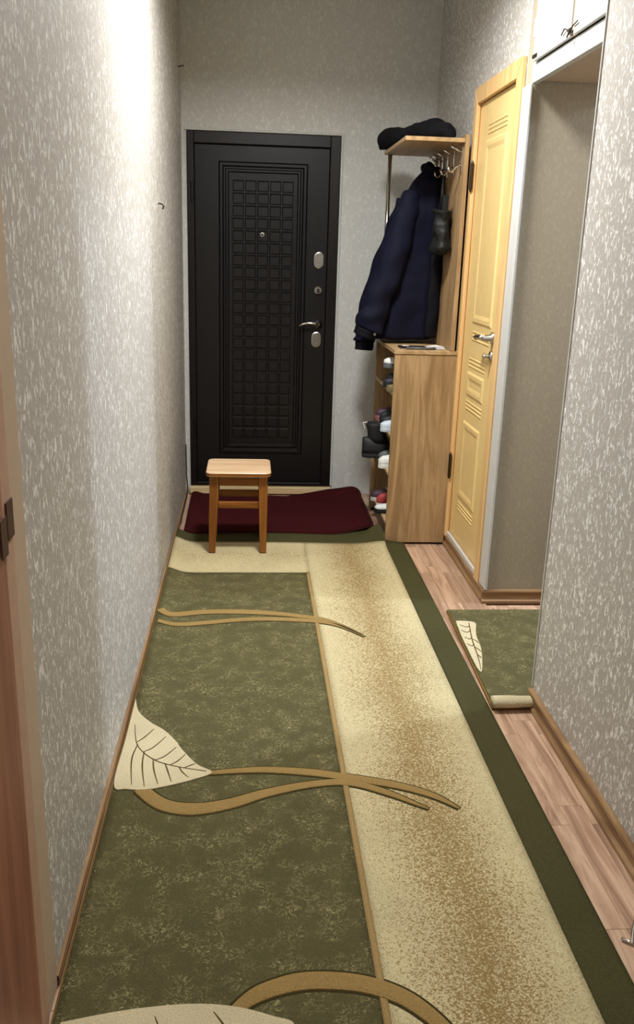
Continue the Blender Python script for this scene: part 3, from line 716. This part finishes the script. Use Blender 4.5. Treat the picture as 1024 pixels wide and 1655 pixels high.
band('stem_band', [(-.106, 2.103), (.036, 2.114), (.173, 2.098), (.275, 2.071), (.406, 2.03), (.499, 1.979), (.556, 1.921)], [.009, .015, .017, .017, .016, .012, .003], 'tan_pile')
band('stem_band', [(-.285, 2.035), (-.22, 1.965), (-.141, 1.942), (-.047, 1.961), (.051, 2.005), (.17, 2.040), (.272, 2.046), (.368, 2.002), (.475, 1.922)], [.020, .024, .026, .022, .018, .015, .014, .013, .003], 'tan_pile')
band('stem_band', [(-.346, 3.222), (-.307, 3.193), (-.175, 3.223), (-.002, 3.222), (.17, 3.19), (.314, 3.129), (.442, 2.984)], [.020, .022, .022, .022, .018, .014, .003], 'tan_pile')
band('stem_band', [(-.346, 3.115), (-.24, 3.104), (-.002, 3.149), (.192, 3.142), (.335, 3.099), (.433, 2.995)], [.014, .018, .018, .017, .012, .003], 'tan_pile')
band('stem_band', [(-.02, 1.315), (.028, 1.352), (.102, 1.376), (.176, 1.376), (.249, 1.360), (.317, 1.322), (.376, 1.25), (.41, 1.16)], [.012, .020, .023, .023, .022, .020, .016, .006], 'tan_pile')
lf2 = leafshape('leaf_motif', [(-.343, 1.300), (-.27, 1.315), (-.195, 1.326), (-.10, 1.331), (-.02, 1.321), (.050, 1.297), (.09, 1.272), (.02, 1.20), (-.08, 1.13), (-.20, 1.06), (-.345, 1.0)], 'cream_leaf')
veins(lf2, [(.08, 1.270), (-.06, 1.235), (-.2, 1.17), (-.33, 1.10)], [[(-.02, 1.245), (-.04, 1.28), (-.06, 1.31)], [(-.12, 1.215), (-.15, 1.26), (-.17, 1.305)], [(-.22, 1.16), (-.26, 1.22), (-.28, 1.29)]])

# ------------------------------------------------------------ passage rug
sr = thing('small_rug', 'small olive green rug with a cream leaf in the side passage', 'rug', (1.2, 2.85, 0))
flat = lambda x, y: 0
RX0, RX1, RY0, RY1 = .806, 1.75, 2.445, 3.245
MB().prism([(.786, RY0, .0006), (RX1, RY0, .0006), (RX1, RY1, .0006), (.812, RY1, .0006)], .008).build('backing', 'backing', sr)
MB().prism([(.794, RY0+.02, .0087), (RX1-.004, RY0+.02, .0087), (RX1-.004, RY1-.004, .0087), (.818, RY1-.004, .0087)], .003).build('olive_field', 'green', sr)
def roll(y, r, x0, x1):
    rr = []
    for x in lin_s(x0, x1, 24):
        k = 1+.05*math.sin(x*40); rr.append([(x, y+r*k*math.cos(2*math.pi*j/14), .0087+r*.75+r*.75*k*math.sin(2*math.pi*j/14)) for j in range(14)])
    return MB().loft(rr)
roll(RY0+.008, .024, .788, .918).build('cream_rolled_edge', 'cream_leaf', sr, smooth=True)
lf3 = leafshape('leaf_motif', [(.822, 3.120), (.86, 3.118), (.895, 3.100), (.880, 3.03), (.868, 2.969), (.862, 2.89), (.845, 2.80), (.815, 2.690), (.806, 2.72), (.808, 2.86), (.812, 2.99)], 'cream_leaf', sr, flat, BASE+.0014)
for v in ([(.87, 3.10), (.845, 2.95), (.830, 2.80), (.815, 2.70)], [(.866, 3.07), (.85, 3.06), (.828, 3.08)], [(.86, 3.03), (.84, 3.01), (.822, 3.03)], [(.85, 2.97), (.835, 2.95), (.820, 2.97)], [(.842, 2.91), (.83, 2.89), (.816, 2.91)], [(.848, 2.95), (.858, 2.93), (.862, 2.91)], [(.838, 2.88), (.848, 2.86), (.852, 2.84)], [(.832, 2.82), (.838, 2.80), (.840, 2.79)]):
    band('leaf_vein', v, [.002, .003, .0012], 'vein_dark', lf3, zt=.0062, zb=.0125, hfun=flat)

# ------------------------------------------------------------ burgundy mat
mt = thing('door_mat', 'burgundy door mat lying in front of the black entrance door', 'door mat', (.18, 4.6, 0))
def mat_xy(u, v):   # u,v in 0..1
    yn = 4.232+.010*math.sin(u*5)+.13*(max(0, u-.70)/.30)**1.5
    yf_ = 4.965+.012*math.sin(u*7)+.045*min(1, max(0, (u-.55)/.3))
    xl_, xr_ = -.335+.0*v, .668
    x = xl_+(xr_-xl_)*u
    y = yn+(yf_-yn)*v
    z = .014*math.exp(-((u-.95)/.08)**2)+.030*math.exp(-(u/.06)**2)*v+.036*min(1, max(0, (u-.55)/.25))*max(0, (v-.86)/.14)**1.5
    z += .008*max(0, 1-v/.12)*math.exp(-((u-.4)/.4)**2)
    return x, y, z
def mat_sheet(u0, u1, v0, v1, nx, ny, zb, zt):
    m = MB(); top = []; bot = []
    for j in range(ny+1):
        for i in range(nx+1):
            u, v = u0+(u1-u0)*i/nx, v0+(v1-v0)*j/ny
            # rounded corners
            uu, vv = u-.5, v-.5; R = .055
            ax, ay = abs(uu)-(.5-R), abs(vv)-(.5-R*1.35)
            if ax > 0 and ay > 0:
                d = math.hypot(ax/R, ay/(R*1.35)); mx = max(ax/R, ay/(R*1.35))
                k = mx/d if d > 0 else 1
                u = .5+math.copysign(.5-R+ax*k, uu); v = .5+math.copysign(.5-R*1.35+ay*k, vv)
            x, y, z = mat_xy(u, v); top.append((x, y, z+zt)); bot.append((x, y, z+zb))
    n = nx+1; f = []; T = len(top)
    for j in range(ny):
        for i in range(nx):
            a = j*n+i; f.append((a, a+1, a+n+1, a+n)); b = a+T; f.append((b, b+n, b+n+1, b+1))
    per = [i for i in range(n)]+[j*n+nx for j in range(1, ny+1)]+[ny*n+i for i in range(nx-1, -1, -1)]+[j*n for j in range(ny-1, 0, -1)]
    for a, b in zip(per, per[1:]+per[:1]): f.append((b, a, a+T, b+T))
    return m.add(top+bot, f)
mat_sheet(0, 1, 0, 1, 60, 40, .0006, .0068).build('rubber_backing', 'burgundy_edge', mt)
mat_sheet(.008, .985, .012, .988, 60, 40, .0069, .0115).build('burgundy_pile', 'burgundy', mt, smooth=True)

# ------------------------------------------------------------ stool
st = thing('stool', 'small square wooden stool with pale top and varnished brown legs', 'stool', (-.05, 4.06, 0))
SZ = .412
def carpet_z(x, y): return (BASE+hump(x, y)) if y < 4.2 else None
# top: rounded square
def rsq(x0, x1, y0, y1, r, z, n=6):
    out = []
    for cx_, cy_, a0 in ((x1-r, y0+r, -90), (x1-r, y1-r, 0), (x0+r, y1-r, 90), (x0+r, y0+r, 180)):
        for i in range(n+1):
            q = math.radians(a0+90*i/n); out.append((cx_+r*math.cos(q), cy_+r*math.sin(q), z))
    return out
SX0, SX1, SY0, SY1 = -.200, .102, 3.905, 4.195
MB().loft([rsq(SX0+.003, SX1-.003, SY0+.003, SY1-.003, .028, SZ-.020), rsq(SX0, SX1, SY0, SY1, .030, SZ-.017), rsq(SX0, SX1, SY0, SY1, .030, SZ-.003), rsq(SX0+.003, SX1-.003, SY0+.003, SY1-.003, .028, SZ)]).build('seat', 'stool_top', st)
MB().loft([rsq(SX0-.0006, SX1+.0006, SY0-.0006, SY1+.0006, .0306, SZ-.0165), rsq(SX0-.0006, SX1+.0006, SY0-.0006, SY1+.0006, .0306, SZ-.0035)], cap=False).build('edge_band', 'stool_rail', st)
tops = {}
for sx in (0, 1):
    for sy in (0, 1):
        tx = SX0+.036 if sx == 0 else SX1-.036; ty = SY0+.040 if sy == 0 else SY1-.040
        bx = tx+(-.010 if sx == 0 else .002); by = ty+(-.006 if sy == 0 else .006)
        zb = (.0108+hump(bx, by)+.0012 if sy == 0 else .0125+.012*0+hump(bx, by))
        zb = .0136 if sy == 0 else .0222
        def sq(cx_, cy_, h, z): return [(cx_-h, cy_-h, z), (cx_+h, cy_-h, z), (cx_+h, cy_+h, z), (cx_-h, cy_+h, z)]
        MB().loft([sq(bx, by, .0155, zb), sq(tx+(bx-tx)*.5, ty+(by-ty)*.5, .019, .2), sq(tx, ty, .021, .300), sq(tx, ty, .021, SZ-.0205)]).build('leg', 'stool_leg', st, bevel=.003)
        tops[sx, sy] = (tx, ty)
x0, x1 = tops[0, 0][0]+.0215, tops[1, 0][0]-.0215
for sy in (0, 1):
    ty = tops[0, sy][1]
    box(x0, x1, ty-.009, ty+.009, SZ-.070, SZ-.0205).build('apron', 'stool_rail', st, bevel=.002)
    zz_ = .232 if sy == 0 else .232
    box(x0-.003, x1+.003, ty-.008, ty+.008, zz_, zz_+.032).build('stretcher', 'stool_rail', st, bevel=.003)
y0, y1 = tops[0, 0][1]+.0215, tops[0, 1][1]-.0215
for sx in (0, 1):
    tx = tops[sx, 0][0]
    box(tx-.009, tx+.009, y0, y1, SZ-.070, SZ-.0205).build('apron', 'stool_rail', st, bevel=.002)
    box(tx-.008, tx+.008, y0-.003, y1+.003, .262, .290).build('stretcher', 'stool_rail', st, bevel=.003)

# ------------------------------------------------------------ small things on wall and floor
tag(MB().tube([(XL+.004, 5.02, .30), (XL+.005, 5.015, .20), (XL+.008, 4.98, .12), (XL+.024, 4.86, .062), (XL+.024, 4.6, .058), (XL+.024, 4.35, .050), (XL+.026, 4.28, .048)], .0035, 8).build('cable', 'rubber', smooth=True, org=(XL, 4.8, .06)), 'thin black cable running down the left wall corner', 'cable')
nl = thing('wall_hook', 'small bent dark hook on the left wall beside the black door', 'hook', (XL, 3.744, 1.564))
MB().tube([(XL+.0005, 3.744, 1.572), (XL+.016, 3.744, 1.570), (XL+.024, 3.738, 1.560), (XL+.020, 3.732, 1.552)], [.003, .003, .003, .004], 8).build('shank', 'dark_metal', nl)
MB().loft([ring_x(3.744, 1.572, .006, XL+.0003, 10), ring_x(3.744, 1.572, .005, XL+.002, 10)]).build('washer', 'steel_dull', nl)
n2 = thing('wall_nail', 'dark nail high on the left wall near the corner', 'nail', (XL, 4.9, 2.29))
MB().tube([(XL+.0005, 4.9, 2.285), (XL+.026, 4.9, 2.289)], .0028, 8).build('shank', 'dark_metal', n2)
MB().tube([(XL+.0262, 4.9, 2.289), (XL+.0285, 4.9, 2.2894)], .006, 8).build('head', 'dark_metal', n2)
dsn = thing('door_stop', 'bent steel wire catch on the floor at the right wall', 'door stop', (.87, 1.50, 0))
MB().tube([(.904, 1.515, .018), (.882, 1.522, .016), (.862, 1.524, .012), (.838, 1.486, .006), (.822, 1.452, .005), (.806, 1.468, .005)], [.0035, .0035, .004, .004, .004, .004], 8).build('wire', 'chrome', dsn, smooth=True)
MB().loft([[(x, 1.515+r*math.cos(2*PI*j/12), .020+r*math.sin(2*PI*j/12)) for j in range(12)] for x, r in ((.8925, .010), (.900, .014), (.9085, .014))]).build('buffer', 'white', dsn)

# ------------------------------------------------------------ ceiling lamps (all above the picture)
labels = ['flat round white ceiling lamp in the middle of the hallway', 'flat round white ceiling lamp at the near end of the hallway', 'cool white globe lamp hanging in the side passage']
for (x, y, wt, sz, colr), lb in zip(LAMPS, labels):
    t = thing('ceiling_lamp', lb, 'lamp', (x, y, CEIL), 'ceiling lamps')
    r = sz/2
    def ringz(rr, z): return [(x+rr*math.cos(2*PI*j/32), y+rr*math.sin(2*PI*j/32), z) for j in range(32)]
    if sz < .2:
        MB().tube([(x, y, CEIL-.0005), (x, y, CEIL-.16)], [.03, .012], 12).build('holder', 'white', t)
        gl = [ringz(max(.004, .07*math.sin(PI*i/10)), 2.49-.07*math.cos(PI*i/10)) for i in range(11)]
        MB().loft(gl).build('globe', m_emit('globe_glass', (225, 235, 255), 6.0), t, smooth=True)
        ld = bpy.data.lights.new('lamp_light', 'POINT'); ld.shadow_soft_size = .08; ld.energy = wt; ld.color = colr
        lo = bpy.data.objects.new('lamp_light', ld); COL.objects.link(lo); lo.parent = t; lo.location = (0, 0, 2.36-CEIL)
        continue
    MB().loft([ringz(r+.02, CEIL-.0005), ringz(r+.02, CEIL-.035), ringz(r+.008, CEIL-.045)]).build('housing', 'white', t)
    MB().loft([ringz(r+.006, CEIL-.0455), ringz(r, CEIL-.050)]).build('diffuser', m_emit('lamp_diffuser', (255, 248, 238), 2.0), t)
    ld = bpy.data.lights.new('lamp_light', 'AREA'); ld.shape = 'DISK'; ld.size = sz; ld.spread = math.radians(158); ld.energy = wt; ld.color = colr
    lo = bpy.data.objects.new('lamp_light', ld); COL.objects.link(lo); lo.parent = t; lo.location = (0, 0, -.056)
